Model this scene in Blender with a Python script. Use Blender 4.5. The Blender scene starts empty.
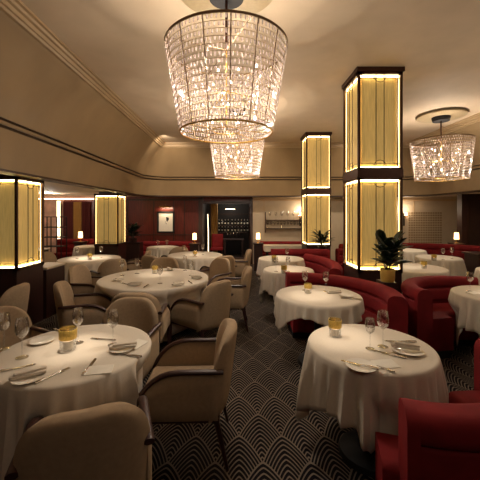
import bpy, bmesh, math, random
from math import sin, cos, pi, sqrt, atan2
from mathutils import Vector, Matrix
random.seed(7)
S = bpy.context.scene
COL = S.collection
EYE, FPX, VX, VY = 1.66, 315.0, 238.0, 213.0

# ------------------------------------------------------------------ materials
def nt(name):
    m = bpy.data.materials.new(name); m.use_nodes = True
    t = m.node_tree; b = t.nodes['Principled BSDF']
    return m, t, b
def link(t, a, b): t.links.new(a, b)
def lin(c):
    return tuple(((v/255.0)/12.92 if v/255.0 <= .04045 else ((v/255.0+.055)/1.055)**2.4) for v in c) + (1,)
def mat(name, rgb, rough=.5, metal=0, var=.12, scale=30, bump=0, sheen=0, spec=.5, stretch=None, rgb2=None):
    m, t, b = nt(name)
    tc = t.nodes.new('ShaderNodeTexCoord'); n = t.nodes.new('ShaderNodeTexNoise')
    n.inputs['Scale'].default_value = scale; n.inputs['Detail'].default_value = 4
    if stretch:
        mp = t.nodes.new('ShaderNodeMapping'); mp.inputs['Scale'].default_value = stretch
        link(t, tc.outputs['Object'], mp.inputs[0]); link(t, mp.outputs[0], n.inputs['Vector'])
    else: link(t, tc.outputs['Object'], n.inputs['Vector'])
    r = t.nodes.new('ShaderNodeValToRGB'); c = lin(rgb)
    c2 = lin(rgb2) if rgb2 else tuple(min(1, v*(1+var)) for v in c[:3])+(1,)
    r.color_ramp.elements[0].color = tuple(v*(1-var) for v in c[:3])+(1,); r.color_ramp.elements[0].position = .3
    r.color_ramp.elements[1].color = c2; r.color_ramp.elements[1].position = .7
    link(t, n.outputs['Fac'], r.inputs[0]); link(t, r.outputs[0], b.inputs['Base Color'])
    b.inputs['Roughness'].default_value = rough; b.inputs['Metallic'].default_value = metal
    b.inputs['Specular IOR Level'].default_value = spec
    if sheen:
        b.inputs['Sheen Weight'].default_value = sheen; b.inputs['Sheen Roughness'].default_value = .4
        b.inputs['Sheen Tint'].default_value = lin(tuple(min(255, v*1.3+20) for v in rgb))
    if bump:
        bp = t.nodes.new('ShaderNodeBump'); bp.inputs['Strength'].default_value = bump; bp.inputs['Distance'].default_value = .01
        link(t, n.outputs['Fac'], bp.inputs['Height']); link(t, bp.outputs[0], b.inputs['Normal'])
    return m
def emit(name, rgb, st, base=None):
    m, t, b = nt(name)
    b.inputs['Base Color'].default_value = lin(base or rgb)
    b.inputs['Emission Color'].default_value = lin(rgb); b.inputs['Emission Strength'].default_value = st
    return m
def thin_glass(name, tint=(255, 255, 255), clear=.88, rough=.03, milky=0.0, mcol=(255, 240, 225)):
    m = bpy.data.materials.new(name); m.use_nodes = True; t = m.node_tree; t.nodes.clear()
    o = t.nodes.new('ShaderNodeOutputMaterial'); tr = t.nodes.new('ShaderNodeBsdfTransparent'); gl = t.nodes.new('ShaderNodeBsdfGlossy')
    tr.inputs[0].default_value = lin(tint); gl.inputs['Roughness'].default_value = rough
    lw = t.nodes.new('ShaderNodeLayerWeight'); lw.inputs[0].default_value = .35
    mr = t.nodes.new('ShaderNodeMapRange'); mr.inputs['To Min'].default_value = 1-clear; mr.inputs['To Max'].default_value = .85
    link(t, lw.outputs['Facing'], mr.inputs['Value'])
    mx = t.nodes.new('ShaderNodeMixShader'); link(t, mr.outputs[0], mx.inputs[0]); link(t, tr.outputs[0], mx.inputs[1]); link(t, gl.outputs[0], mx.inputs[2])
    out = mx
    if milky:
        tl = t.nodes.new('ShaderNodeBsdfTranslucent'); tl.inputs[0].default_value = lin(mcol)
        df = t.nodes.new('ShaderNodeBsdfDiffuse'); df.inputs[0].default_value = lin(mcol)
        m1 = t.nodes.new('ShaderNodeMixShader'); m1.inputs[0].default_value = .4
        link(t, tl.outputs[0], m1.inputs[1]); link(t, df.outputs[0], m1.inputs[2])
        m2 = t.nodes.new('ShaderNodeMixShader'); m2.inputs[0].default_value = milky
        link(t, mx.outputs[0], m2.inputs[1]); link(t, m1.outputs[0], m2.inputs[2]); out = m2
    link(t, out.outputs[0], o.inputs[0])
    return m

M = {}
M['plaster'] = mat('warm_plaster', (200, 178, 150), .75, var=.05, scale=3, bump=.02)
M['cove'] = mat('bronze_silk_cove', (142, 118, 86), .42, var=.10, scale=2.2, spec=.4, stretch=(1, 1, .4))
M['cream'] = mat('cream_panel', (190, 172, 146), .55, var=.06, scale=4)
M['trimdark'] = mat('dark_bronze_trim', (56, 36, 24), .4, metal=.4, var=.15)
M['trimpale'] = mat('pale_crown_trim', (188, 160, 124), .5, var=.05)
M['redwood'] = mat('red_lacquered_wood', (88, 30, 23), .35, var=.3, scale=6, stretch=(5, 5, .5), spec=.5)
M['darkwood'] = mat('dark_walnut', (46, 24, 19), .4, var=.3, scale=8, stretch=(6, 6, .7))
M['bronzeframe'] = mat('brown_bronze_frame', (66, 38, 24), .38, metal=.5, var=.12)
M['taupe'] = mat('taupe_velvet', (152, 130, 104), .85, var=.08, scale=40, bump=.05, sheen=.35, spec=.2)
M['chairwood'] = mat('dark_polished_mahogany', (50, 22, 16), .42, var=.25, scale=20)
M['red'] = mat('red_velvet', (114, 21, 24), .8, var=.16, scale=9, bump=.04, sheen=.4, spec=.25)
M['reddark'] = mat('shadow_red_base', (84, 14, 16), .8, var=.1)
M['cloth'] = mat('cream_linen_cloth', (210, 198, 180), .85, var=.03, scale=90, bump=.03, sheen=.15, spec=.2)
M['black'] = mat('black_painted_metal', (14, 12, 12), .7)
M['brass'] = mat('brass', (190, 148, 70), .28, metal=.9, var=.1)
M['goldband'] = mat('hammered_gold_band', (222, 188, 96), .4, metal=.35, var=.18, scale=120, bump=.3)
M['silver'] = mat('polished_silver', (205, 200, 195), .18, metal=1, var=.05)
M['china'] = mat('white_china', (236, 228, 214), .2, var=.02)
M['paper'] = mat('folded_card_stock', (228, 220, 204), .7, var=.03)
M['leaf'] = mat('dark_waxy_leaf', (22, 34, 20), .32, var=.35, scale=14)
M['soil'] = mat('soil', (30, 20, 14), .9)
M['bottle'] = mat('dark_green_bottle', (16, 24, 16), .12, var=.1)
M['foil'] = mat('pale_foil', (225, 215, 205), .3, var=.1)
M['floorwine'] = mat('cellar_dark', (26, 14, 12), .5)
M['curtaingold'] = mat('gold_curtain', (158, 120, 62), .6, var=.2, scale=20, stretch=(8, 8, .2))
M['curtainred'] = mat('oxblood_curtain', (78, 22, 22), .7, var=.3, scale=20, stretch=(8, 8, .2))
M['stone'] = mat('veined_pink_stone', (196, 160, 140), .35, var=.25, scale=5)
M['rose'] = mat('aged_champagne_metal', (170, 150, 116), .45, metal=.35, var=.06)
M['crown'] = mat('tan_crown_trim', (160, 134, 100), .45, var=.05)
M['ringmetal'] = mat('worn_bronze_ring', (122, 96, 68), .35, metal=.7, var=.1)
M['glass'] = thin_glass('clear_glass')
M['crystal'] = thin_glass('cut_crystal', (255, 246, 240), .42, .10, milky=.32, mcol=(255, 236, 228))
M['led'] = emit('warm_led_strip', (255, 232, 168), 18)
M['led_soft'] = emit('warm_led_side_strip', (255, 218, 140), 5)
M['bulb'] = emit('small_bulb', (255, 230, 190), 45)
M['shade'] = emit('glowing_lamp_shade', (255, 196, 130), 5, (240, 225, 200))
M['flame'] = emit('candle_flame', (255, 190, 90), 5)
M['bright'] = emit('cove_light_strip', (255, 222, 178), 3.5)
M['wax'] = mat('candle_wax', (235, 220, 190), .5)

def gold_panel():
    m, t, b = nt('backlit_gold_fabric')
    tc = t.nodes.new('ShaderNodeTexCoord')
    mp = t.nodes.new('ShaderNodeMapping'); mp.inputs['Scale'].default_value = (160, 160, 5)
    n = t.nodes.new('ShaderNodeTexNoise'); n.inputs['Scale'].default_value = 1.0; n.inputs['Detail'].default_value = 3
    link(t, tc.outputs['Object'], mp.inputs[0]); link(t, mp.outputs[0], n.inputs['Vector'])
    r = t.nodes.new('ShaderNodeValToRGB')
    r.color_ramp.elements[0].color = lin((180, 146, 80)); r.color_ramp.elements[0].position = .25
    r.color_ramp.elements[1].color = lin((212, 180, 108)); r.color_ramp.elements[1].position = .72
    link(t, n.outputs['Fac'], r.inputs[0]); link(t, r.outputs[0], b.inputs['Base Color']); link(t, r.outputs[0], b.inputs['Emission Color'])
    b.inputs['Emission Strength'].default_value = .30; b.inputs['Roughness'].default_value = .5
    return m
M['gold'] = gold_panel()

def carpet():
    m, t, b = nt('fan_pattern_carpet')
    def mth(op, a, c=None, clamp=False):
        n = t.nodes.new('ShaderNodeMath'); n.operation = op; n.use_clamp = clamp
        for i, v in enumerate((a, c)):
            if v is None: continue
            if isinstance(v, (int, float)): n.inputs[i].default_value = v
            else: link(t, v, n.inputs[i])
        return n.outputs[0]
    tc = t.nodes.new('ShaderNodeTexCoord'); sp = t.nodes.new('ShaderNodeSeparateXYZ'); link(t, tc.outputs['Object'], sp.inputs[0])
    W, R, P, A, N = .316, .25, 1.4, .222, 11
    x = mth('SUBTRACT', sp.outputs[0], .165); y = mth('SUBTRACT', sp.outputs[1], 2.104 - 2*R)
    jr = mth('FLOOR', mth('DIVIDE', y, R))                  # row whose tip is just nearer than the point
    def level(j):
        v = mth('SUBTRACT', y, mth('MULTIPLY', j, R))
        off = mth('MULTIPLY', mth('MODULO', mth('ABSOLUTE', j), 2), W/2)
        xx = mth('DIVIDE', mth('SUBTRACT', x, off), W)
        u = mth('MULTIPLY', mth('ABSOLUTE', mth('SUBTRACT', xx, mth('ROUND', xx))), W)
        return mth('POWER', mth('ADD', mth('POWER', mth('DIVIDE', u, A), P), mth('POWER', mth('MAXIMUM', mth('DIVIDE', v, 2*R), 0), P)), 1/P)
    s1 = level(jr); s2 = level(mth('SUBTRACT', jr, 1))
    inside = mth('LESS_THAN', s2, 1.0)
    s = mth('ADD', mth('MULTIPLY', s2, inside), mth('MULTIPLY', s1, mth('SUBTRACT', 1, inside)))
    fr = mth('FRACT', mth('MULTIPLY', s, N))
    line = mth('GREATER_THAN', fr, .67)
    line = mth('MAXIMUM', line, mth('GREATER_THAN', s, 1.0 - .42/N))
    n = t.nodes.new('ShaderNodeTexNoise'); n.inputs['Scale'].default_value = 220; link(t, tc.outputs['Object'], n.inputs['Vector'])
    mx = t.nodes.new('ShaderNodeMix'); mx.data_type = 'RGBA'
    mx.inputs[6].default_value = lin((22, 19, 24)); mx.inputs[7].default_value = lin((128, 114, 100)); link(t, line, mx.inputs[0])
    m2 = t.nodes.new('ShaderNodeMix'); m2.data_type = 'RGBA'; m2.blend_type = 'MULTIPLY'; m2.inputs[0].default_value = .5
    link(t, mx.outputs[2], m2.inputs[6]); link(t, n.outputs['Fac'], m2.inputs[7]); link(t, m2.outputs[2], b.inputs['Base Color'])
    b.inputs['Roughness'].default_value = .95; b.inputs['Specular IOR Level'].default_value = .1
    bp = t.nodes.new('ShaderNodeBump'); bp.inputs['Strength'].default_value = .3; bp.inputs['Distance'].default_value = .004
    link(t, n.outputs['Fac'], bp.inputs['Height']); link(t, bp.outputs[0], b.inputs['Normal'])
    return m
M['carpet'] = carpet()

# ------------------------------------------------------------------ geometry
class G:
    def __init__(s): s.v = []; s.f = []
    def add(s, vs, fs):
        b = len(s.v); s.v += [tuple(v) for v in vs]; s.f += [tuple(b+i for i in f) for f in fs]; return s
    def box(s, c, d, bev=0, rot=0, seg=2):
        bm = bmesh.new(); bmesh.ops.create_cube(bm, size=1)
        for v in bm.verts: v.co = Vector((v.co.x*d[0], v.co.y*d[1], v.co.z*d[2]))
        if bev: bmesh.ops.bevel(bm, geom=bm.edges[:], offset=bev, segments=seg, affect='EDGES', profile=.5)
        mt = Matrix.Translation(c) @ Matrix.Rotation(rot, 4, 'Z')
        bm.verts.index_update()
        s.add([mt @ v.co for v in bm.verts], [[v.index for v in f.verts] for f in bm.faces]); bm.free(); return s
    def lathe(s, prof, c=(0, 0, 0), n=24):
        vs, fs = [], []; k = len(prof)
        for i in range(n):
            a = 2*pi*i/n
            for r, z in prof: vs.append((c[0]+r*cos(a), c[1]+r*sin(a), c[2]+z))
        for i in range(n):
            j = (i+1) % n
            for q in range(k-1): fs.append((i*k+q, j*k+q, j*k+q+1, i*k+q+1))
        return s.add(vs, fs)
    def tube(s, pts, r, n=8, sq=None):
        pts = [Vector(p) for p in pts]; vs, fs = [], []; m = len(pts)
        for i, p in enumerate(pts):
            tg = (pts[min(i+1, m-1)]-pts[max(i-1, 0)]).normalized()
            up = Vector((0, 0, 1)) if abs(tg.z) < .95 else Vector((0, 1, 0))
            a = tg.cross(up).normalized(); b = a.cross(tg).normalized(); rr = r[i] if isinstance(r, (list, tuple)) else r
            for k in range(n):
                th = 2*pi*(k+.5)/n; vs.append(p+a*cos(th)*rr*(sq or 1)+b*sin(th)*rr)
        for i in range(m-1):
            for k in range(n): fs.append((i*n+k, i*n+(k+1) % n, (i+1)*n+(k+1) % n, (i+1)*n+k))
        fs.append(tuple(range(n-1, -1, -1))); fs.append(tuple((m-1)*n+k for k in range(n)))
        return s.add(vs, fs)
    def ring(s, c, R, r, n=64, m=6, flat=1):
        vs, fs = [], []
        for i in range(n):
            a = 2*pi*i/n
            for k in range(m):
                b = 2*pi*k/m; rr = R+r*cos(b); vs.append((c[0]+rr*cos(a), c[1]+rr*sin(a), c[2]+r*flat*sin(b)))
        for i in range(n):
            for k in range(m): fs.append((i*m+k, ((i+1) % n)*m+k, ((i+1) % n)*m+(k+1) % m, i*m+(k+1) % m))
        return s.add(vs, fs)
    def sweep(s, path, prof, closed=True, caps=True):
        """profile (outward offset, z) carried along a plan path whose outward side is to its right"""
        n = len(path); k = len(prof); vs, fs = [], []
        P = [Vector(p) for p in path]
        for i in range(n):
            d1 = (P[i]-P[i-1]).normalized() if i > 0 else (P[1]-P[0]).normalized()
            d2 = (P[i+1]-P[i]).normalized() if i < n-1 else d1
            n1 = Vector((d1.y, -d1.x)); n2 = Vector((d2.y, -d2.x)); nn = (n1+n2).normalized(); sc = 1/max(.35, nn.dot(n1))
            for d, z in prof:
                q = P[i]+nn*d*sc; vs.append((q.x, q.y, z))
        for i in range(n-1):
            for a in range(k if closed else k-1):
                b = (a+1) % k; fs.append((i*k+a, (i+1)*k+a, (i+1)*k+b, i*k+b))
        if closed and caps: fs.append(tuple(range(k))); fs.append(tuple((n-1)*k+a for a in range(k-1, -1, -1)))
        return s.add(vs, fs)
    def build(s, name, m, parent=None, smooth=True, auto=40):
        me = bpy.data.meshes.new(name); me.from_pydata(s.v, [], s.f); me.validate(); 
        bm = bmesh.new(); bm.from_mesh(me); bmesh.ops.recalc_face_normals(bm, faces=bm.faces[:]); bm.to_mesh(me); bm.free()
        if smooth:
            me.shade_smooth()
            try: me.set_sharp_from_angle(angle=math.radians(auto))
            except Exception: pass
        me.materials.append(M[m] if isinstance(m, str) else m)
        o = bpy.data.objects.new(name, me); COL.objects.link(o)
        if parent: o.parent = parent
        return o
def rrect(d0, d1, z0, z1, r, n=4):
    pts = []
    for cx, cz, a0 in ((d1-r, z1-r, 0), (d0+r, z1-r, pi/2), (d0+r, z0+r, pi), (d1-r, z0+r, 1.5*pi)):
        for i in range(n+1):
            a = a0+pi/2*i/n; pts.append((cx+r*cos(a), cz+r*sin(a)))
    return pts
def slab(mid, th, nu=16, nv=14):
    """padded panel: mid(u,v) centre surface, th(u,v)->Vector half thickness"""
    g = G(); vs = []
    for sgn in (1, -1):
        for j in range(nv+1):
            for i in range(nu+1):
                u, v = -1+2*i/nu, j/nv
                e = (max(0, 1-abs(u)**8))**.5*(max(0, 1-v**14))**.5*(max(0, 1-(1-v)**20))**.5
                vs.append(Vector(mid(u, v))+Vector(th(u, v))*sgn*e)
    w = nu+1; o = w*(nv+1); fs = []
    for j in range(nv):
        for i in range(nu):
            a = j*w+i; fs.append((a, a+1, a+1+w, a+w)); fs.append((o+a, o+a+w, o+a+1+w, o+a+1))
    for i in range(nu):
        fs += [(i, o+i, o+i+1, i+1), (nv*w+i, nv*w+i+1, o+nv*w+i+1, o+nv*w+i)]
    for j in range(nv):
        a = j*w; b = a+nu; fs += [(a, a+w, o+a+w, o+a), (b, o+b, o+b+w, b+w)]
    return g.add(vs, fs)

def tag(o, label=None, cat=None, group=None, kind=None):
    for k, v in (('label', label), ('category', cat), ('group', group), ('kind', kind)):
        if v: o[k] = v
    return o
def empty(name, loc, rz=0):
    o = bpy.data.objects.new(name, None); o.empty_display_size = .05; COL.objects.link(o); o.location = loc; o.rotation_euler = (0, 0, rz); return o
KIDS = {}
def kids(o):
    return [c for c in COL.objects if c.parent == o]
def copy_tree(o, loc, rz=0, label=None, group=None, par=None, scale=None):
    c = o.copy(); COL.objects.link(c)
    if par is not None: c.parent = par
    else:
        c.location = loc; c.rotation_euler = (0, 0, rz)
        if scale: c.scale = (scale,)*3
    if label: c['label'] = label
    if group: c['group'] = group
    for k in KIDS.setdefault(o.name, kids(o)): copy_tree(k, None, par=c)
    return c
class Proto:
    """first use moves the original, later uses copy it"""
    def __init__(s, make): s.make = make; s.o = None
    def put(s, loc, rz, label, group=None, scale=1):
        if s.o is None:
            s.o = s.make(); s.o.location = loc; s.o.rotation_euler = (0, 0, rz); s.o.scale = (scale,)*3; s.o['label'] = label
            if group: s.o['group'] = group
            return s.o
        return copy_tree(s.o, loc, rz, label, group, scale=scale)
def struct(name, g, m, smooth=True):
    return tag(g.build(name, m, smooth=smooth), kind='structure')

# ------------------------------------------------------------------ room shell
XL, XR, YB, YF = -6.6, 7.6, 10.3, -3.0
CZ, LZ = 3.65, 2.2
def quad(g, a, b, c, d): return g.add([a, b, c, d], [(0, 1, 2, 3)])
struct('floor', G().box(((XL+XR)/2, (YF+13)/2, -.05), (XR-XL, 13-YF, .1)), 'carpet')
struct('ceiling', G().box((1.37, (YF+8.95)/2, CZ+.05), (6.96+.3, 8.95-YF+.3, .1)), 'plaster')
g = G(); g.box(((XL-2.92)/2, (YF+YB)/2, LZ+.03), (-2.92-XL, YB-YF, .06)); g.box(((XR+5.66)/2, (YF+YB)/2, LZ+.03), (XR-5.66, YB-YF, .06))
g.box((1.37, (9.76+YB)/2, LZ+.03), (8.58, YB-9.76, .06))
struct('ceiling_lower', g, 'plaster', False)
path = [(-2.11, YF)]
rc = .10
for i in range(7):
    a = pi-pi/2*i/6; path.append((-2.11+rc+rc*cos(a), 8.95-rc+rc*sin(a)))
for i in range(7):
    a = pi/2-pi/2*i/6; path.append((4.85-rc+rc*cos(a), 8.95-rc+rc*sin(a)))
path.append((4.85, YF))
LEFTSIDE = [(-d, z) for d, z in ()]
def cornice(name, prof, m):   # outward lies on the left of this path, so offsets are negated
    return struct(name, G().sweep(path, [(-d, z) for d, z in prof]), m)
cornice('wall_cove', [(-.02, 3.70), (.02, 3.58), (.10, 3.50), (.26, 3.34), (.42, 3.12), (.54, 2.92), (.61, 2.72), (.66, 2.62), (.74, 2.36), (.77, 2.18), (.86, 2.18), (.86, 2.7), (.5, 3.5), (.2, 3.72)], 'cove')
cornice('trim_1', [(-.07, 3.65), (-.07, 3.63), (-.04, 3.625), (-.03, 3.60), (.0, 3.595), (.01, 3.56), (.03, 3.555), (.04, 3.53), (.12, 3.52), (.1, 3.66)], 'crown')
cornice('trim_2', [(.575, 2.745), (.60, 2.73), (.66, 2.72), (.66, 2.755), (.6, 2.76)], 'trimdark')
cornice('trim_3', [(.60, 2.675), (.625, 2.66), (.68, 2.65), (.68, 2.69), (.62, 2.69)], 'trimdark')
cornice('trim_4', [(.74, 2.195), (.74, 2.165), (.90, 2.155), (.90, 2.2)], 'trimdark')
# back wall with an opening to the wine room (X -1.14 .. .46, up to 1.95)
g = G(); g.box(((-1.14-3.95)/2, YB+.06, 1.1), (3.95-1.14, .12, 2.2)); g.box((-.34, YB+.06, 2.08), (1.6, .12, .24)); struct('wall_back', g, 'redwood', False)
struct('wall_back_cream', G().box(((.46+XR)/2, YB+.06, 1.1), (XR-.46, .12, 2.2)), 'cream', False)
struct('wall_alcove', G().box(((XL-3.95)/2, YB+.06, 1.1), (-3.95-XL, .12, 2.2)), 'redwood', False)
struct('wall_left', G().box((XL-.06, (YF+YB)/2, 1.15), (.12, YB-YF, 2.3)), 'stone', False)
struct('wall_right', G().box((XR+.06, (YF+YB)/2, 1.15), (.12, YB-YF, 2.3)), 'cream', False)
struct('wall_front', G().box(((XL+XR)/2, YF-.06, 1.85), (XR-XL, .12, 3.7)), 'redwood', False)
g = G()
for x in (-3.6, -2.75, -2.1, -1.75): g.box((x, YB-.012, 1.05), (.022, .024, 2.1))
g.box((-2.55, YB-.015, .95), (2.8, .03, .03)); g.box((-2.55, YB-.015, 2.09), (2.8, .03, .05))
struct('trim_5', g, 'darkwood', False)
g = G()
for x in (.85, 2.95, 3.7, 4.9, 5.75): g.box((x, YB-.01, 1.05), (.016, .02, 2.1))
g.box((4.0, YB-.012, 2.08), (7.0, .024, .05)); struct('trim_6', g, 'trimpale', False)
# opening surround and wine room
g = G(); g.box((-1.21, YB-.03, 1.08), (.14, .14, 2.16)); g.box((.44, YB-.03, 1.08), (.08, .14, 2.16)); g.box((-.38, YB-.03, 2.0), (1.6, .12, .08)); struct('door_1', g, 'darkwood', False)
g = G(); g.box((-1.16, 11.6, 1.1), (.06, 2.4, 2.2)); g.box((.48, 11.6, 1.1), (.06, 2.4, 2.2)); g.box((-.34, 12.8, 1.1), (1.7, .06, 2.2)); g.box((-.34, 11.6, 2.23), (1.7, 2.5, .06))
struct('wall_wine_room', g, 'floorwine', False)
# right-hand dark timber return wall
struct('wall_right_return', G().box((7.0, 9.0, 1.1), (1.35, .2, 2.2)), 'darkwood', False)
g = G(); g.box((6.9, 8.88, 1.05), (.03, .03, 2.1)); g.box((6.5, 8.88, 1.05), (.03, .03, 2.1)); struct('trim_7', g, 'trimdark', False)

# ------------------------------------------------------------------ illuminated pillars
def pillar(x0, y0, tiers, top, label, z0=.88, w=.61):
    root = empty('illuminated_pillar', (x0+w/2, y0+w/2, 0)); tag(root, label, 'pillar', 'backlit gold pillars')
    h = w/2
    G().box((0, 0, z0/2), (w-.02, w-.02, z0)).build('base', 'darkwood', root, False)
    G().box((0, 0, (z0+top)/2), (w-.17, w-.17, top-z0)).build('core', 'darkwood', root, False)
    for (a, b) in tiers:
        fr = G(); t = .032
        for sx in (-1, 1):
            for sy in (-1, 1): fr.box((sx*(h-t/2), sy*(h-t/2), (a+b)/2), (t, t, b-a))
        for z in (a-.02, b+.02):
            for s in (-1, 1):
                fr.box((0, s*(h-.03), z), (w, .06, .045)); fr.box((s*(h-.03), 0, z), (.06, w, .045))
        fr.build('frame', 'bronzeframe', root, False)
        for k in range(4):
            Rm = Matrix.Rotation(k*pi/2, 4, 'Z')
            def T(g):
                g.v = [tuple(Rm @ Vector(v)) for v in g.v]; return g
            p = T(G().box((0, -(h-.072), (a+b)/2), (w-.10, .012, b-a))).build('gold_panel', 'gold', root, False)
            l = G(); e = h-.036; y = -(h-.046)
            l.box((0, y, a+.012), (2*e, .014, .014)); l.box((0, y, b-.012), (2*e, .014, .014))
            T(l).build('light_strip', 'led', p, False); l = G()
            l.box((h-.036, -(h-.036), (a+b)/2), (.007, .007, b-a-.04))
            T(l).build('light_strip', 'led_soft', p, False)
            q = G(); y = -(h-.012); th = .009
            for s in (-1, 1):
                q.box((s*.055, y, (a+b)/2), (th, .006, b-a))
            for zz in (a+.06, b-.06): q.box((0, y, zz), (2*e, .006, th*.8))
            for zz, sg in ((b-.02, -1), (a+.02, 1)):
                pts = [(.085*cos(c), y, zz+sg*.085*sin(c)) for c in [pi*i/10 for i in range(11)]]; q.tube(pts, .005, 5)
            T(q).build('glazing_bar', 'bronzeframe', p, False)
    if top > 3:
        cp = G(); cp.box((0, 0, top-.03), (w+.04, w+.04, .06)); cp.box((0, 0, (tiers[0][1]+tiers[1][0])/2), (w+.012, w+.012, tiers[1][0]-tiers[0][1]-.05)); cp.build('band', 'bronzeframe', root, False)
    return root
hi = [(.88, 2.12), (2.28, 3.56)]
pillar(1.64, 4.3, hi, 3.65, 'tall glowing gold two-tier pillar nearest the camera, right of centre, behind the red booths')
pillar(1.68, 7.75, hi, 3.65, 'tall glowing gold two-tier pillar further back, beside the small potted palm')
pillar(-3.63, 4.3, [(.90, 2.12)], 2.2, 'low glowing gold pillar at the far left edge, behind a taupe chair')
pillar(-3.63, 7.94, [(.86, 2.10)], 2.2, 'low glowing gold pillar at the back left, left of the framed picture')
# low partition running back from the left pillar
r = empty('partition_ledge', (-3.16, 5.21, 0)); tag(r, 'low dark wood partition with a pale ledge behind the left gold pillar', 'partition')
G().box((0, 0, .38), (.3, .52, .76)).build('body', 'darkwood', r, False); G().box((0, 0, .785), (.34, .54, .04), .008).build('ledge', 'cream', r, False)

# ------------------------------------------------------------------ chairs
def make_chair():
    t = empty('armchair', (0, 0, 0)); tag(t, '', 'chair', 'taupe velvet armchairs around the round tables')
    def bmid(u, v):
        if v < .5: z, hw = .31+.33*v/.5, .265
        else:
            a = (v-.5)*pi*.94; z, hw = .64+.23*sin(a), .265*(max(0.0, cos(a)))**.6
        x = u*hw; return (x, -.27+1.15*x*x-(z-.3)*.13, z)
    slab(bmid, lambda u, v: (0, .042, .004), 18, 20).build('backrest', 'taupe', t, auto=60)
    G().box((0, .02, .405), (.44, .50, .13), .035, seg=3).build('seat', 'taupe', t, auto=60)
    G().box((0, .0, .325), (.49, .52, .03), .006).build('seat_frame', 'chairwood', t)
    def ztop(y): return .645 if y < .0 else .33+.315*sqrt(max(0, 1-(y/.29)**2))
    for s in (-1, 1):
        def mid(u, v, s=s):
            y = -.25+(u+1)/2*.53; zt = ztop(y)-.012; return (s*.253, y, .33+(zt-.33)*v)
        slab(mid, lambda u, v: (.026, 0, 0), 22, 6).build('side_panel', 'taupe', t, auto=60)
        pts = [(s*.256, y, ztop(y)) for y in [-.285, -.2, -.1, 0, .06, .12, .17, .21, .245, .27, .284]]+[(s*.256, .29, .36), (s*.256, .288, .31)]
        G().tube(pts, .015, 8, 1.7).build('armrest', 'chairwood', t, auto=60)
        G().tube([(s*.25, .28, .33), (s*.245, .275, 0)], [.019, .011], 8).build('leg', 'chairwood', t)
        G().tube([(s*.225, -.235, .33), (s*.235, -.31, 0)], [.020, .011], 8).build('leg', 'chairwood', t)
    return t
CH = Proto(make_chair)
SEATS = []
def chair(x, y, fx, fy, label):
    SEATS.append((x, y, atan2(-fx, fy)))
    return CH.put((x, y, 0), atan2(-fx, fy), label, 'taupe velvet armchairs around the round tables')
chair(-.385, 2.26, -1, -.03, 'taupe armchair side-on at the right of the front left table')
chair(-.735, 1.57, -.36, .93, 'taupe armchair with its back to the camera, cropped by the bottom edge')
chair(-1.0, 2.63, -.08, -1, 'taupe armchair at the far side of the front left table, facing the camera')
chair(-1.74, 2.46, .88, -.45, 'taupe armchair cut by the left edge, level with the front left table')
chair(-2.74, 3.46, -1, -.1, 'taupe armchair at the left edge in front of the gold pillar, turned away left')
chair(-1.06, 3.46, -.05, 1, 'taupe armchair, back to the camera, at the near side of the middle table')
chair(-.455, 3.89, -.78, .62, 'taupe armchair at the near right of the middle table, back turned to the aisle')
chair(-.17, 4.64, -1, 0, 'taupe armchair side-on at the right of the middle table, legs towards the aisle')
chair(-.50, 5.32, -.7, -.7, 'taupe armchair at the far right of the middle table')
chair(-1.30, 5.32, 0, -1, 'taupe armchair at the far side of the middle table, facing the camera')
chair(-1.73, 3.70, .93, .3, 'taupe armchair at the near left of the middle table')
chair(-2.12, 4.72, 1, -.1, 'taupe armchair at the far left of the middle table')
chair(-2.36, 5.68, -.7, .7, 'taupe armchair with back to the camera at the table by the low partition')
chair(-3.60, 6.42, 1, 0, 'taupe armchair at the left of the table by the low partition')
chair(-2.22, 6.62, -1, -.2, 'taupe armchair at the far right of the table by the low partition')
chair(-.40, 6.12, -.5, .85, 'taupe armchair with back to the camera, near right of the table before the wine room')
chair(-1.50, 6.16, .5, .85, 'taupe armchair with back to the camera, near left of the table before the wine room')
chair(-.08, 6.86, -1, 0, 'taupe armchair side-on at the right of the table before the wine room')
chair(-1.55, 7.66, -.6, .8, 'taupe armchair tucked to the small table below the framed picture')

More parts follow.
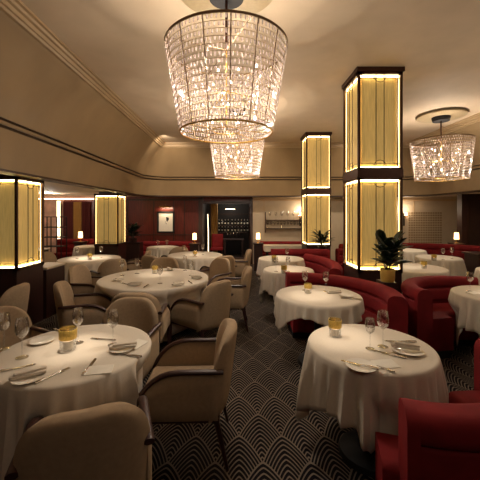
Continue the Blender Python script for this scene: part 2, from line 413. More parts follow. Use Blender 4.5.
# ------------------------------------------------------------------ tables, cloths
TZ = .75
ARCS = [(1.02, 2.07, .70, .68, -109, 6, .31), (.74, 3.62, .97, .91, -22, 90, .40), (2.78, 3.66, .70, .62, 60, 190, .40), (.98, 5.70, .70, 1.20, -42, 48, .44), (4.1, 7.2, 2.15, 1.45, 15, 128, .42)]
def table(x, y, r, label, cat='table'):
    t = empty('round_table', (x, y, 0)); tag(t, label, 'table', 'round pedestal tables under cloths')
    G().lathe([(0, .724), (r-.02, .724), (r-.008, .728), (r-.008, .740), (r-.02, .746), (0, .746)], n=48).build('tabletop', 'darkwood', t)
    G().lathe([(0, .728), (.10, .722), (.045, .66), (.04, .2), (.06, .08), (.2*r/.45+.02, .035), (.2*r/.45+.03, 0), (0, 0)], n=24).build('pedestal', 'black', t)
    return t
def cloth(x, y, r, label, half=None, drop=.6, rot=0, folds=13, clampf=None, seed=0):
    rnd = random.Random(seed); ph = [rnd.uniform(0, 2*pi) for _ in range(6)]
    n = 256; vs, fs = [], []
    prof = [(.35*r, 0), (.7*r, 0), (.92*r, 0), (r, 0), (r+.010, -.004), (r+.016, -.014)]
    K = 11; k = len(prof)+K
    for i in range(n):
        a = 2*pi*i/n
        if half: L = half/max(abs(cos(a-rot)), abs(sin(a-rot)))-r
        else: L = drop
        L = max(.05, L)+.012*sin(5*a+ph[3])
        f1 = sin(folds*a+ph[0]+.9*sin(2*a+ph[1])); f2 = sin((folds+6)*a+ph[2]+.7*sin(3*a+ph[5]))
        fo = .75*(1-2*abs(f1)**.8)+.45*f2+.25*sin((2*folds+5)*a+ph[4])
        for rr, dz in prof: vs.append([rr*cos(a), rr*sin(a), TZ+.004+dz])
        for q in range(1, K+1):
            s = L*q/K; amp = .066*min(1, s/.36)**.9
            rr = r+.018+.05*(s/.6)+amp*(fo*.62+.15)
            aa = a+.018*sin(folds*a+ph[5])*min(1, s/.3)
            px, py, pz = rr*cos(aa), rr*sin(aa), TZ-.010-s*.985
            pz = max(pz, .006)
            px, py, pz = press(px+x, py+y, pz, x, y); px -= x; py -= y
            vs.append([px, py, pz])
    vs.append([0, 0, TZ+.004]); c = len(vs)-1
    for i in range(n):
        j = (i+1) % n; fs.append((c, i*k, j*k))
        for q in range(k-1): fs.append((i*k+q, i*k+q+1, j*k+q+1, j*k+q))
    o = G().add(vs, fs).build('tablecloth', 'cloth', auto=70)
    o.location = (x, y, 0); tag(o, label, 'tablecloth', 'cream tablecloths on the round tables')
    sm = o.modifiers.new('thick', 'SOLIDIFY'); sm.thickness = .003; sm.offset = 1
    return o
def press(x, y, z, cx, cy):
    # linen yields to the chairs and booth seats pushed against it
    x0, y0 = x, y
    if z < .70:
        top = .70
        for (a, b, rz) in SEATS:
            dx, dy = x-a, y-b
            if dx*dx+dy*dy > .32: continue
            lx, ly = dx*cos(rz)+dy*sin(rz), -dx*sin(rz)+dy*cos(rz)
            tc = -(cx-a)*sin(rz)+(cy-b)*cos(rz)
            if abs(lx) < .315 and ly < .32 and ly > -.40:
                ly = .32 if tc > 0 else -.40; top = .60 if b < 1.9 else .70
                x, y = a+lx*cos(rz)-ly*sin(rz), b+lx*sin(rz)+ly*cos(rz)
        t = max(0, min(1, (top-z)/.10)); x, y = x0+(x-x0)*t, y0+(y-y0)*t
    for (a, b, rx, ry, a0, a1, seat) in ARCS:
        dx, dy = x-a, y-b; an = math.degrees(atan2(dy/ry, dx/rx)); d = max(.001, sqrt(dx*dx+dy*dy))
        q = sqrt((dx/rx)**2+(dy/ry)**2); Rd = d/max(q, .001)
        if not any(a0-22 <= an+k <= a1+22 for k in (-360, 0, 360)): continue
        if sqrt(((cx-a)/rx)**2+((cy-b)/ry)**2) < 1:
            lim = 1-(seat+.08)/Rd
            if z < .62 and q > lim: t = min(1, (.62-z)/.13); l2 = q+(lim-q)*t; x, y = a+dx*l2/q, b+dy*l2/q
        else:
            lim = 1+.15/Rd
            if z < .72 and .5 < q < lim: x, y = a+dx*lim/q, b+dy*lim/q
    return x, y, z
TB = [
 (-1.075, 2.10, .462, dict(drop=.66, folds=15), 'front left large round'),
 (-1.17, 4.42, .73, dict(drop=.62, folds=19), 'middle large round'),
 (-2.96, 6.30, .56, dict(drop=.55, folds=13), 'round, by the low partition'),
 (-2.00, 8.40, .40, dict(half=.66, rot=.3), 'small, below the framed picture'),
 (-.93, 6.85, .57, dict(drop=.58, folds=15), 'round, before the wine room'),
 (.905, 2.17, .395, dict(half=.70, rot=.61), 'front right'),
 (.89, 3.50, .445, dict(half=.575, rot=1.13), 'second'),
 (.81, 5.06, .38, dict(half=.68, rot=.5), 'third'),
 (.86, 6.30, .43, dict(half=.72, rot=.1), 'fourth'),
 (2.90, 3.50, .43, dict(half=.76, rot=.35), 'right edge'),
 (2.90, 5.25, .50, dict(half=.8, rot=.2), 'behind pillar'),
 (4.10, 6.45, .40, dict(half=.72, rot=.3), 'lamp'),
 (4.15, 7.75, .40, dict(half=.72, rot=.6), 'wall'),
 (4.28, 4.90, .45, dict(half=.75, rot=.15), 'far right'),
 (-4.05, 8.60, .36, dict(half=.6, rot=.3), 'alcove'),
]
TD = ['large round table at the front left, ringed by taupe chairs', 'largest round table in the middle of the left side',
 'round table beside the low partition behind the left pillar', 'small table below the framed picture', 'round table in front of the wine room doorway',
 'round table at the front right, beside the cropped red booth', 'round table second from the front along the right aisle', 'small round table third from the front along the right aisle',
 'small round table furthest back along the right aisle', 'round table inside the curved booth, cut by the right edge', 'round table just behind the curved booths, half hidden by the near pillar',
 'round table below the glowing lamp at the back right', 'round table at the back right wall, beside the right of the near pillar', 'round table cut by the right edge, in front of the dark sideboard', 'small table in the alcove at the back left']
CD = ['cream cloth on the large front left table, lit by a bright pool of light', 'cream cloth on the largest round table in the middle left', 'cream cloth on the table beside the low partition',
 'cream cloth with hanging corners on the small table below the framed picture', 'cream cloth on the table in front of the wine room doorway', 'cream cloth with long pointed corners on the front right table',
 'cream cloth on the second right aisle table, its hem raised over a dark pedestal', 'cream cloth on the small third table of the right aisle', 'cream cloth on the furthest table of the right aisle',
 'cream cloth on the table cut by the right edge inside the curved booth', 'cream cloth on the table just behind the curved booths', 'pleated cream cloth on the table below the back right lamp',
 'cream cloth on the table at the back right wall', 'cream cloth on the table at the right edge before the dark sideboard', 'cream cloth on the small alcove table at the back left']
for i, ((x, y, r, kw, _), td, cd) in enumerate(zip(TB, TD, CD)):
    table(x, y, r, td); cloth(x, y, r, cd, seed=i*3+1, **kw)

# ------------------------------------------------------------------ curved and straight booths
def arc(cx, cy, rx, ry, a0, a1, n=28):
    # anticlockwise so that outward lies to the right of the path
    return [(cx+rx*cos(math.radians(a0+(a1-a0)*i/n)), cy+ry*sin(math.radians(a0+(a1-a0)*i/n))) for i in range(n+1)]
def endcap(path, which, L):
    P = [Vector(p) for p in path]
    if which == 0: d = (P[0]-P[1]).normalized(); return [tuple(P[0]+d*L), tuple(P[0]-d*.005)]
    d = (P[-1]-P[-2]).normalized(); return [tuple(P[-1]-d*.005), tuple(P[-1]+d*L)]
def booth(name, path, label, seat=.42, ht=.80, cat='booth', ext=0):
    c = path[len(path)//2]; t = empty(name, (c[0], c[1], 0)); tag(t, label, cat, 'red velvet booths')
    pp = [(p[0]-c[0], p[1]-c[1]) for p in path]
    k = ht/.80
    sp = pp
    if ext:
        d = (Vector(pp[0])-Vector(pp[1])).normalized(); sp = [tuple(Vector(pp[0])+d*ext)]+pp
    G().sweep(sp, [(-seat+.06, 0), (.06, 0), (.06, .09), (-seat+.06, .09)]).build('plinth', 'black', t)
    G().sweep(sp, rrect(-seat+.015, -.02, .085, .33, .015)).build('seat_base', 'red', t)
    G().sweep(sp, rrect(-seat, -.045, .325, .46, .04)).build('seat', 'red', t)
    G().sweep(pp, rrect(-.055, .085, .085, .66*k, .02)).build('backrest', 'red', t)
    G().sweep(pp, rrect(-.085, -.04, .50*k, .655*k, .022)).build('back_cushion', 'red', t)
    G().sweep(pp, rrect(-.075, .105, .655*k, ht, .06, 6)).build('top_roll', 'red', t)
    for w in (0, 1):
        e = endcap(pp, w, .045)
        G().sweep(e, rrect(-.080, .110, .06, ht+.004, .075, 6)).build('end_panel', 'red', t)
    return t
booth('curved_booth', arc(*ARCS[0][:6]), 'red velvet booth cropped at the bottom right, its rolled back towards the camera', seat=.31, ext=.12)
booth('curved_booth', arc(*ARCS[1][:6]), 'long curved red booth wrapping the second right aisle table', seat=.40)
booth('curved_booth', arc(*ARCS[2][:6]), 'round-backed red booth in front of the near gold pillar, open towards the right edge table', seat=.40)
booth('curved_booth', arc(*ARCS[3][:6]), 'red booth curving behind the third and fourth right aisle tables', seat=.28)
booth('straight_booth', [(2.02, 7.12), (1.62, 7.16), (1.2, 7.18), (.8, 7.18)], 'straight red booth back between the right aisle and the rear gold pillar', seat=.36, ht=.84)
booth('straight_booth', [(1.95, 9.55), (.72, 9.55)], 'red bench behind the long white table under the glass shelves', seat=.36, ht=.80)
booth('straight_booth', [(-1.5, 9.98), (-3.2, 9.98)], 'red bench along the red panelled wall below the framed picture', seat=.42, ht=.76)
booth('curved_booth', arc(*ARCS[4][:6]), 'long curved red bench along the cream wall at the back right', seat=.42, ht=.84)
booth('straight_booth', [(-4.3, 9.72), (-5.5, 9.72)], 'red bench in the alcove beside a glowing lamp', seat=.42, ht=.86)
booth('straight_booth', [(2.42, 7.58), (3.0, 7.58)][::-1], 'short red booth end just right of the rear gold pillar', seat=.36, ht=.80)

# long white clothed table by the back bench
t = empty('long_table', (1.27, 8.85, 0)); tag(t, 'long white-clothed table in front of the back bench under the glass shelves', 'table')
for sx in (-.45, .45):
    for sy in (-.16, .16): G().box((sx, sy, .36), (.04, .04, .72)).build('leg', 'black', t, False)
G().box((0, 0, .735), (1.02, .44, .03)).build('tabletop', 'darkwood', t, False)
g = G(); g.sweep([(-.54, -.25), (.54, -.25), (.54, .25), (-.54, .25), (-.54, -.25)], [(.0, .60), (.004, .70), (0, .757), (-.05, .757), (-.02, .752), (-.004, .60)])
g.box((0, 0, .756), (1.04, .46, .004)); o = g.build('tablecloth', 'cloth'); o.location = (1.27, 8.85, 0); tag(o, 'white cloth hanging flat over the long table at the back', 'tablecloth')

# ------------------------------------------------------------------ table things
def mk_wine():
    t = empty('wine_glass', (0, 0, 0)); tag(t, '', 'glass')
    G().lathe([(0, 0), (.034, 0), (.034, .002), (.008, .006), (0, .007)], n=20).build('foot', 'glass', t)
    G().lathe([(.0035, .006), (.0035, .118)], n=8).build('stem', 'glass', t)
    G().lathe([(0, .116), (.012, .119), (.030, .140), (.037, .165), (.035, .20), (.029, .235), (.0278, .235), (.0335, .20), (.0355, .165), (.029, .142), (.010, .122), (0, .120)], n=24).build('bowl', 'glass', t)
    return t
def mk_votive():
    t = empty('votive_candle_holder', (0, 0, 0)); tag(t, '', 'candle holder', 'gold banded candle glasses')
    G().lathe([(0, 0), (.036, 0), (.040, .004), (.042, .12), (.0405, .12), (.0385, .010), (0, .008)], n=24).build('glass_cup', 'glass', t)
    G().lathe([(.0430, .062), (.0445, .064), (.0455, .112), (.044, .114), (.0428, .112), (.0425, .064), (.043, .062)], n=32).build('gold_band', 'goldband', t)
    G().lathe([(0, .009), (.026, .009), (.026, .05), (0, .048)], n=16).build('candle', 'wax', t)
    G().lathe([(0, .05), (.005, .056), (.004, .066), (0, .078)], n=8).build('flame', 'flame', t)
    return t
def mk_plate():
    return tag(G().lathe([(0, .002), (.045, .001), (.05, .004), (.078, .012), (.079, .014), (.052, .008), (.045, .005), (0, .005)], n=36).build('side_plate', 'china'), '', 'plate', 'white side plates')
def mk_napkin():
    g = G()
    g.box((0, 0, .012), (.17, .045, .018), .007, .0); g.box((.012, .004, .026), (.15, .034, .013), .006, .12)
    return tag(g.build('folded_napkin', 'cloth'), '', 'napkin', 'folded napkins')
def mk_knife():
    t = empty('table_knife', (0, 0, 0)); tag(t, '', 'knife', 'table knives')
    G().add([(-.008, .0, .001), (.009, 0, .001), (.009, .10, .001), (.002, .118, .001), (-.008, .11, .001), (-.008, .0, .003), (.009, 0, .003), (.009, .10, .002), (.002, .118, .002), (-.008, .11, .003)],
            [(0, 1, 2, 3, 4), (5, 9, 8, 7, 6)]+[(i, 5+i, 5+(i+1) % 5, (i+1) % 5) for i in range(5)]).build('blade', 'silver', t, False)
    G().tube([(0, .002, .004), (0, -.05, .006), (0, -.095, .006)], [.004, .0065, .007], 8, 1.3).build('handle', 'silver', t)
    return t
def mk_fork():
    t = empty('table_fork', (0, 0, 0)); tag(t, '', 'fork', 'table forks')
    g = G(); g.tube([(0, -.09, .004), (0, -.03, .006), (0, .04, .004)], [.006, .0035, .004], 8, 1.3); g.box((0, .053, .004), (.022, .026, .002), .0008); g.build('handle', 'silver', t)
    g = G()
    for i in range(4): g.box((-.0088+.0059*i, .083, .005), (.003, .04, .0018))
    g.build('tines', 'silver', t, False)
    return t
def mk_card():
    g = G(); g.add([(-.07, -.045, .001), (.07, -.045, .001), (.07, .045, .001), (-.07, .045, .001), (-.07, -.045, .003), (.07, -.045, .003), (.068, .045, .010), (-.068, .045, .010)],
                   [(0, 3, 2, 1), (4, 5, 6, 7), (0, 1, 5, 4), (1, 2, 6, 5), (2, 3, 7, 6), (3, 0, 4, 7)])
    return tag(g.build('menu_card', 'paper', smooth=False), '', 'card', 'menu cards')
WG, VO, PL, NA, KN, FO, CA = (Proto(f) for f in (mk_wine, mk_votive, mk_plate, mk_napkin, mk_knife, mk_fork, mk_card))
TT = TZ+.0085
def tp(px, py):          # pixel on a table-top plane -> metres in the room
    return ((px-VX)*(EYE-TZ)/(py-VY), FPX*(EYE-TZ)/(py-VY), TT)
GW = 'stemmed wine glasses on the tables'
def wg(px, py, lab, s=1): WG.put(tp(px, py), random.uniform(0, 6), lab, GW, s)
def vo(px, py, lab, s=1): VO.put(tp(px, py), 0, lab, None, s)
# front left table
vo(68, 351, 'gold banded candle glass at the centre of the front left table', 1.22)
wg(22, 359, 'tall wine glass near the left edge on the front left table', 1.05)
wg(78, 344, 'wine glass behind the candle on the front left table', 1.02)
wg(113, 346, 'wine glass at the far right of the front left table, before the facing chair')
wg(4, 350, 'wine glass cut by the left edge on the front left table')
PL.put(tp(28, 381), 0, 'side plate at the near left edge of the front left table')
p = tp(28, 380); NA.put((p[0], p[1], TT+.0125), .5, 'folded napkin on the near left side plate')
PL.put(tp(122, 351), 0, 'side plate before the side-on chair at the right of the front left table')
PL.put(tp(42, 343), 0, 'side plate at the far left of the front left table')
p = tp(123, 351); NA.put((p[0], p[1], TT+.0125), .2, 'folded napkin on the plate before the side-on chair')
for a, b, rz, l in ((89, 369, .1, 'near the front centre of the front left table'), (128, 357, 1.3, 'beside the right plate of the front left table'), (12, 371, -1.0, 'left of the near plate on the front left table')): KN.put(tp(a, b), rz, 'silver knife '+l)
for a, b, rz, l in ((52, 378, -.5, 'right of the near plate on the front left table'), (104, 341, 1.4, 'at the far right of the front left table'), (60, 333, .9, 'at the far edge of the front left table behind the candle')): FO.put(tp(a, b), rz, 'silver fork '+l)
CA.put(tp(100, 372), .2, 'white menu card at the near right of the front left table')
CA.put(tp(137, 346), 1.2, 'white menu card at the right rim of the front left table')
# front right table
vo(335, 337, 'gold banded candle glass on the front right table', 1.05)
wg(383, 348, 'taller wine glass on the front right table', 1.02)
wg(370, 350, 'shorter wine glass left of the taller one on the front right table', .86)
PL.put(tp(361, 369), 0, 'side plate near the front of the front right table', None, 1.1)
PL.put(tp(407, 353), 0, 'side plate with napkin at the right of the front right table', None, 1.25)
p = tp(405, 352); NA.put((p[0], p[1], TT+.018), -.5, 'folded napkin lying over the right plate of the front right table', None, 1.0)
p = tp(361, 369); KN.put((p[0], p[1], TT+.012), 1.0, 'small knife resting on the near plate of the front right table')
CA.put(tp(385, 366), .15, 'white menu card between the two plates on the front right table')
KN.put(tp(402, 343), 1.45, 'silver knife behind the right plate on the front right table')
FO.put(tp(379, 369), .8, 'silver fork beside the near plate on the front right table')
KN.put(tp(390, 356), .9, 'silver knife left of the right plate on the front right table')
# second right table
vo(308, 294, 'gold banded candle glass on the second right aisle table', .95)
wg(305, 291, 'wine glass behind the candle on the second right aisle table', .95)
wg(326, 292, 'wine glass right of the candle on the second right aisle table', .95)
PL.put(tp(346, 297), 0, 'side plate at the right of the second right aisle table')
p = tp(334, 294); NA.put(p, .2, 'folded napkin at the back of the second right aisle table')
KN.put(tp(352, 300), 1.2, 'silver knife at the right rim of the second right aisle table')
# middle left table
vo(155, 274, 'gold banded candle glass at the centre of the largest round table')
for a, b, l in ((122, 276, 'left wine glass of the pair on the largest round table'), (137, 274, 'right wine glass of the left pair on the largest round table'),
                (191, 276, 'left wine glass of the right pair on the largest round table'), (185, 271, 'wine glass at the far right of the largest round table'), (160, 284, 'wine glass at the near side of the largest round table')): wg(a, b, l, .95)
for i, (a, b, l) in enumerate(((135, 286, 'near left of the largest round table'), (178, 286, 'near right of the largest round table'), (118, 281, 'left rim of the largest round table'), (170, 271, 'far rim of the largest round table'), (197, 279, 'right rim of the largest round table'))):
    PL.put(tp(a, b), 0, 'side plate at the '+l)
    p = tp(a, b); NA.put((p[0], p[1], TT+.0125), i*.7, 'folded napkin at the '+l)
for a, b, rz, l in ((146, 287, 0, 'near left part'), (190, 283, .4, 'right part'), (126, 285, .8, 'left part')): KN.put(tp(a, b), rz, 'silver knife on the '+l+' of the largest round table')
# further tables
for a, b, l in ((77, 259, 'left wine glass on the table by the low partition'), (101, 258, 'right wine glass on the table by the low partition'),
                (158, 249, 'left wine glass on the small table below the framed picture'), (167, 249, 'right wine glass on the small table below the framed picture'),
                (184, 256, 'left wine glass on the table before the wine room'), (203, 255, 'right wine glass on the table before the wine room'),
                (276, 272, 'left wine glass on the third right aisle table'), (288, 272, 'right wine glass on the third right aisle table'),
                (287, 260, 'wine glass on the fourth right aisle table'), (443, 260, 'left wine glass on the table below the back right lamp'),
                (452, 259, 'right wine glass on the table below the back right lamp'), (470, 292, 'wine glass on the table cut by the right edge')):
    wg(a, b, l, .95)
for a, b, l in ((274, 262, 'gold banded candle glass on the fourth right aisle table'), (284, 274, 'gold banded candle glass on the third right aisle table'),
                (434, 261, 'gold banded candle glass on the table below the back right lamp'), (90, 260, 'gold banded candle glass on the table by the low partition'),
                (195, 257, 'gold banded candle glass on the table before the wine room'), (424, 269, 'gold banded candle glass on the table behind the curved booths')):
    vo(a, b, l)
p = tp(474, 294); CA.put(p, .3, 'white menu card on the table cut by the right edge')

# ------------------------------------------------------------------ chandeliers
def rod(c, rad_ang, w, d, h):
    ca, sa = cos(rad_ang), sin(rad_ang); vs = []
    def P(t, r, z): return (c[0]-sa*t+ca*r, c[1]+ca*t+sa*r, c[2]+z)
    vs = [P(0, 0, h/2)]
    for z in (h*.32, -h*.32):
        for t, r in ((-w, 0), (0, d), (w, 0), (0, -d)): vs.append(P(t, r, z))
    vs.append(P(0, 0, -h/2))
    fs = []
    for i in range(4):
        j = (i+1) % 4; fs += [(0, 1+i, 1+j), (1+i, 5+i, 5+j, 1+j), (5+i, 9, 5+j)]
    return vs, fs
def chandelier(x, y, zt, zb, rt, rb, label, per=94, tiers=15, split=True, nb=15, watts=20):
    t = empty('crystal_chandelier', (x, y, zb)); tag(t, label, 'chandelier', 'drum crystal chandeliers')
    H = zt-zb; face = atan2(-y, -x)
    g = G(); g.lathe([(rt-.006, H-.016), (rt+.005, H-.016), (rt+.006, H), (rt-.006, H), (rt-.006, H-.016)], n=72); g.build('top_ring', 'ringmetal', t)
    g = G(); g.ring((0, 0, 0), rb, .008, 72); g.build('bottom_ring', 'brass', t)
    g = G()
    for i in range(2): a = .4+i*pi/2; g.tube([(rt*cos(a), rt*sin(a), H-.012), (-rt*cos(a), -rt*sin(a), H-.012)], .0035, 5)
    g.build('cross_bar', 'ringmetal', t)
    g = G()
    for i in range(8): a = i*pi/4; g.tube([(rb*cos(a), rb*sin(a), 0), (.12*cos(a), .12*sin(a), .02)], .003, 4)
    g.ring((0, 0, .02), .12, .004, 32); g.build('bottom_spokes', 'brass', t)
    for i in range(16):
        a = i*2*pi/16+.1; G().tube([(rt*cos(a), rt*sin(a), H-.02), (rb*cos(a), rb*sin(a), 0)], .0045, 5).build('rib', 'ringmetal', t)
    g = G()
    for q in range(tiers):
        f = (q+1)/tiers; g.ring((0, 0, H*f-.018), rb+(rt-rb)*f, .0026, 72, 4)
    g.build('tier_ring', 'rose', t)
    th = H/tiers; items = []
    for q in range(tiers):
        f = (q+.5)/tiers; R = rb+(rt-rb)*f
        for i in range(per):
            a = 2*pi*(i+.5*(q % 2))/per
            items.append((-cos(a-face)+.02*abs(q-tiers*.5), (R*cos(a), R*sin(a), H*f-.01), a))
    items.sort(key=lambda k: k[0])
    front, rest = (items[:100], items[100:]) if split else ([], items)
    sz = lambda: (.0068, .0045, th*.80)
    for _, c, a in front:
        vs, fs = rod(c, a, *sz()); G().add(vs, fs).build('crystal_drop', 'crystal', t, False)
    g = G()
    for _, c, a in rest:
        vs, fs = rod(c, a, *sz()); g.add(vs, fs)
    # fringe under the top ring inside
    for q in range(tiers-2):
        for i in range(12):
            a = 2*pi*i/12+q*.1; R = (rb+(rt-rb)*q/tiers)*.62
            vs, fs = rod((R*cos(a), R*sin(a), H*(q+1)/tiers), a, .006, .005, th*.8); g.add(vs, fs)
    tag(g.build('crystal_strings', 'crystal', t, False), kind='stuff')
    # stem, ceiling rose and bulbs
    top = CZ-zb
    G().lathe([(.012, H-.02), (.012, top-.13)], n=12).build('stem', 'bronzeframe', t)
    G().lathe([(0, top-.14), (.15, top-.14), (.17, top-.062), (0, top-.062)], n=40).build('ceiling_cap', 'black', t)
    G().lathe([(0, top-.055), (.40, top-.060), (.44, top-.052), (.45, top-.03), (.43, top-.012), (0, top-.012)], n=64).build('ceiling_rose', 'rose', t)
    for i in range(nb):
        a = i*2.4; R = (.30+.6*((i*.37) % 1))*rb*.85; z = H*(.12+.74*i/nb)
        b = G().lathe([(0, -.008), (.006, -.004), (.0065, .003), (.003, .010), (0, .013)], n=8); b.v = [(v[0]+R*cos(a), v[1]+R*sin(a), v[2]+z) for v in b.v]; b.build('bulb', 'bulb', t)
    g = G()
    for i in range(6): a = i*pi/3; g.tube([(0, 0, H*.5), (rb*.55*cos(a), rb*.55*sin(a), H*.42)], .004, 5)
    g.tube([(0, 0, H*.1), (0, 0, H-.02)], .006, 6); g.build('bulb_arm', 'brass', t)
    for k in range(3):
        L = bpy.data.lights.new('chandelier_bulb', 'POINT'); L.energy = watts/3; L.color = (1, .88, .74); L.shadow_soft_size = .02
        o = bpy.data.objects.new('chandelier_bulb_light', L); COL.objects.link(o); o.location = (x+.1*cos(k*2.1), y+.1*sin(k*2.1), zb+H*(.25+.28*k))
    return t
chandelier(-.10, 2.72, 3.08, 2.35, .52, .395, 'largest crystal drum chandelier hanging nearest the camera at top centre', watts=82)
chandelier(-.02, 5.90, 3.08, 2.33, .52, .41, 'crystal chandelier directly behind and below the largest one', per=80, split=False, watts=110)
chandelier(4.10, 6.36, 3.12, 2.34, .56, .47, 'crystal drum chandelier on a short stem at the upper right', per=84, tiers=15, split=False, watts=70)

# ------------------------------------------------------------------ potted plants
def plant(x, y, z, pot_r, pot_h, leaf_l, leaf_w, n, tall, label, rnd, pot='brass', name='potted_rubber_plant', erect=.5):
    t = empty(name, (x, y, z)); tag(t, label, 'plant')
    G().lathe([(0, 0), (pot_r*.82, 0), (pot_r*.9, .01), (pot_r, pot_h), (pot_r*.92, pot_h), (pot_r*.88, pot_h-.02), (0, pot_h-.02)], n=28).build('pot', pot, t)
    G().lathe([(0, pot_h-.018), (pot_r*.86, pot_h-.018)], n=20).build('soil', 'soil', t)
    st, lf = G(), G()
    stems = []
    for k in range(5):
        a = k*1.3; top = Vector((cos(a)*tall*.20, sin(a)*tall*.20, pot_h+tall*(.62+.1*(k % 3)))); base = Vector((cos(a)*.02, sin(a)*.02, pot_h-.02))
        st.tube([base, (base+top)/2+Vector((0, 0, .02)), top], [.008, .006, .004], 6); stems.append((base, top))
    for i in range(n):
        b, tp_ = stems[i % 5]; f = .12+.88*rnd.random(); o = b.lerp(tp_, f); a = rnd.uniform(0, 2*pi); el = rnd.uniform(.3, 1.3)*erect+.45*f
        d = Vector((cos(a)*cos(el), sin(a)*cos(el), sin(el))); sd = Vector((-sin(a), cos(a), 0)); up = d.cross(sd)
        if up.z < 0: up = -up
        L = leaf_l*rnd.uniform(.75, 1.1); rows = 8; vs = []
        for r_ in range(rows+1):
            s = r_/rows; w = leaf_w*(sin(pi*min(1, s*.96+.03))**.75); c = o+d*(L*s)-Vector((0, 0, 1))*(L*(.30 if erect < .6 else .12)*s*s)+d*.02
            vs += [c-sd*w/2+up*w*.18, c, c+sd*w/2+up*w*.18]
        fs = []
        for r_ in range(rows): q = r_*3; fs += [(q, q+1, q+4, q+3), (q+1, q+2, q+5, q+4)]
        lf.add(vs, fs)
    st.build('stem', 'leaf', t); lo = lf.build('foliage', 'leaf', t); m = lo.modifiers.new('thick', 'SOLIDIFY'); m.thickness = .0015
    return t
rnd = random.Random(11)
G0 = empty('plant_stand', (1.88, 3.99, 0)); tag(G0, 'dark box stand under the gold plant pot between the booths', 'stand')
G().box((0, 0, .40), (.17, .22, .80), .006).build('body', 'darkwood', G0, False)
plant(1.88, 3.96, .80, .09, .16, .27, .125, 40, .36, 'broad-leaved dark plant in a gold pot between the curved red booths', rnd, 'goldband', erect=.62)
G0 = empty('plant_stand', (1.99, 7.48, 0)); tag(G0, 'dark box stand under the small palm before the rear pillar', 'stand')
G().box((0, 0, .40), (.3, .3, .80), .006).build('body', 'darkwood', G0, False)
plant(1.99, 7.45, .80, .10, .08, .36, .055, 46, .30, 'small spiky dark plant in front of the rear gold pillar', rnd, 'darkwood', 'potted_palm')
G0 = empty('side_console', (-3.15, 9.3, 0)); tag(G0, 'dark console carrying a bushy plant at the back left', 'console')
G().box((0, 0, .39), (.6, .35, .78), .01).build('body', 'darkwood', G0, False); G().box((0, 0, .79), (.64, .38, .02)).build('top', 'darkwood', G0, False)
t = plant(-3.1, 9.3, .80, .12, .12, .30, .08, 60, .40, 'bushy dark plant at the back left between the gold pillar and the picture', rnd, 'darkwood', 'potted_shrub')

# ------------------------------------------------------------------ lamps on the tables and ledges
def mk_lamp():
    t = empty('table_lamp', (0, 0, 0)); tag(t, '', 'lamp', 'small glowing table lamps')
    G().lathe([(0, 0), (.05, 0), (.05, .012), (.01, .02), (.008, .12), (0, .12)], n=20).build('base', 'brass', t)
    G().lathe([(.06, .10), (.052, .28), (.050, .28), (.058, .10), (.06, .10)], n=24).build('lamp_shade', 'shade', t)
    G().lathe([(.035, .10), (.035, .24), (0, .245)], n=12).build('bulb', 'shade', t)
    return t
LP = Proto(mk_lamp)
def stand(x, y, z, label, w=.3, name='side_table'):
    t = empty(name, (x, y, 0)); tag(t, label, 'side table')
    G().box((0, 0, z-.02), (w, w, .04), .006).build('top', 'darkwood', t)
    G().box((0, 0, (z-.04)/2), (w*.8, w*.8, z-.04)).build('body', 'darkwood', t, False)
for x, y, z, l, sl in ((-1.24, 9.0, .80, 'glowing lamp left of the wine room doorway', 'dark side table under the lamp left of the doorway'),
               (.58, 9.1, .80, 'glowing lamp right of the wine room doorway', 'dark side table under the lamp right of the doorway'),
               (-4.55, 9.1, .84, 'glowing lamp in the alcove, left of the back left gold pillar', 'dark side table under the alcove lamp'),
               (5.98, 8.62, .84, 'glowing lamp at the back right before the dark wall', 'dark side table under the back right lamp')):
    stand(x, y, z, sl); LP.put((x, y, z), 0, l)
    L = bpy.data.lights.new('lamp_light', 'POINT'); L.energy = 3; L.color = (1, .66, .38); L.shadow_soft_size = .05
    o = bpy.data.objects.new('lamp_light', L); COL.objects.link(o); o.location = (x, y, z+.36)
t = empty('sideboard', (5.2, 6.6, 0)); tag(t, 'dark wooden sideboard at the right edge behind the clothed table', 'sideboard')
G().box((0, 0, .40), (.62, .42, .78), .006).build('body', 'darkwood', t, False); G().box((0, 0, .81), (.70, .48, .035), .006).build('top', 'darkwood', t)
for s in (-1, 1):
    d = G().box((s*.155, -.215, .42), (.28, .015, .66), .004).build('door', 'darkwood', t, False); G().box((s*.05, -.232, .45), (.01, .018, .10)).build('handle', 'brass', d, False)

# framed picture with picture light
t = empty('framed_picture', (-2.35, YB-.03, 1.36)); tag(t, 'white artwork in a black frame on the red panelled wall', 'picture')
g = G()
for a, b, c, d in ((0, .325, .56, .055), (0, -.325, .56, .055), (-.255, 0, .055, .70), (.255, 0, .055, .70)): g.box((a, 0, b), (c, .05, d))
g.build('frame', 'black', t, False)
G().box((0, -.002, 0), (.48, .02, .63)).build('mount', 'paper', t, False)
g = G(); g.add([(.05+.045*cos(a)*(1+.22*sin(3*a+1)), -.014, .10+.07*sin(a)*(1+.3*cos(5*a+2))) for a in [2*pi*i/18 for i in range(18)]]+[(.05+.045*cos(a)*(1+.22*sin(3*a+1)), -.0125, .10+.07*sin(a)*(1+.3*cos(5*a+2))) for a in [2*pi*i/18 for i in range(18)]],
   [tuple(range(18)), tuple(range(35, 17, -1))]+[(i, 18+i, 18+(i+1) % 18, (i+1) % 18) for i in range(18)])
g.tube([(.0, -.014, .03), (-.02, -.014, -.02), (.03, -.014, -.06)], .006, 5); g.build('ink_drawing', 'black', t, False)
t = empty('picture_light', (-2.35, YB-.12, 1.86)); tag(t, 'brass picture light above the black framed artwork', 'picture light')
G().tube([(-.2, 0, 0), (.2, 0, 0)], .022, 10).build('shade', 'brass', t); G().tube([(0, 0, .0), (0, .06, .05), (0, .13, .02)], .008, 6).build('arm', 'brass', t)
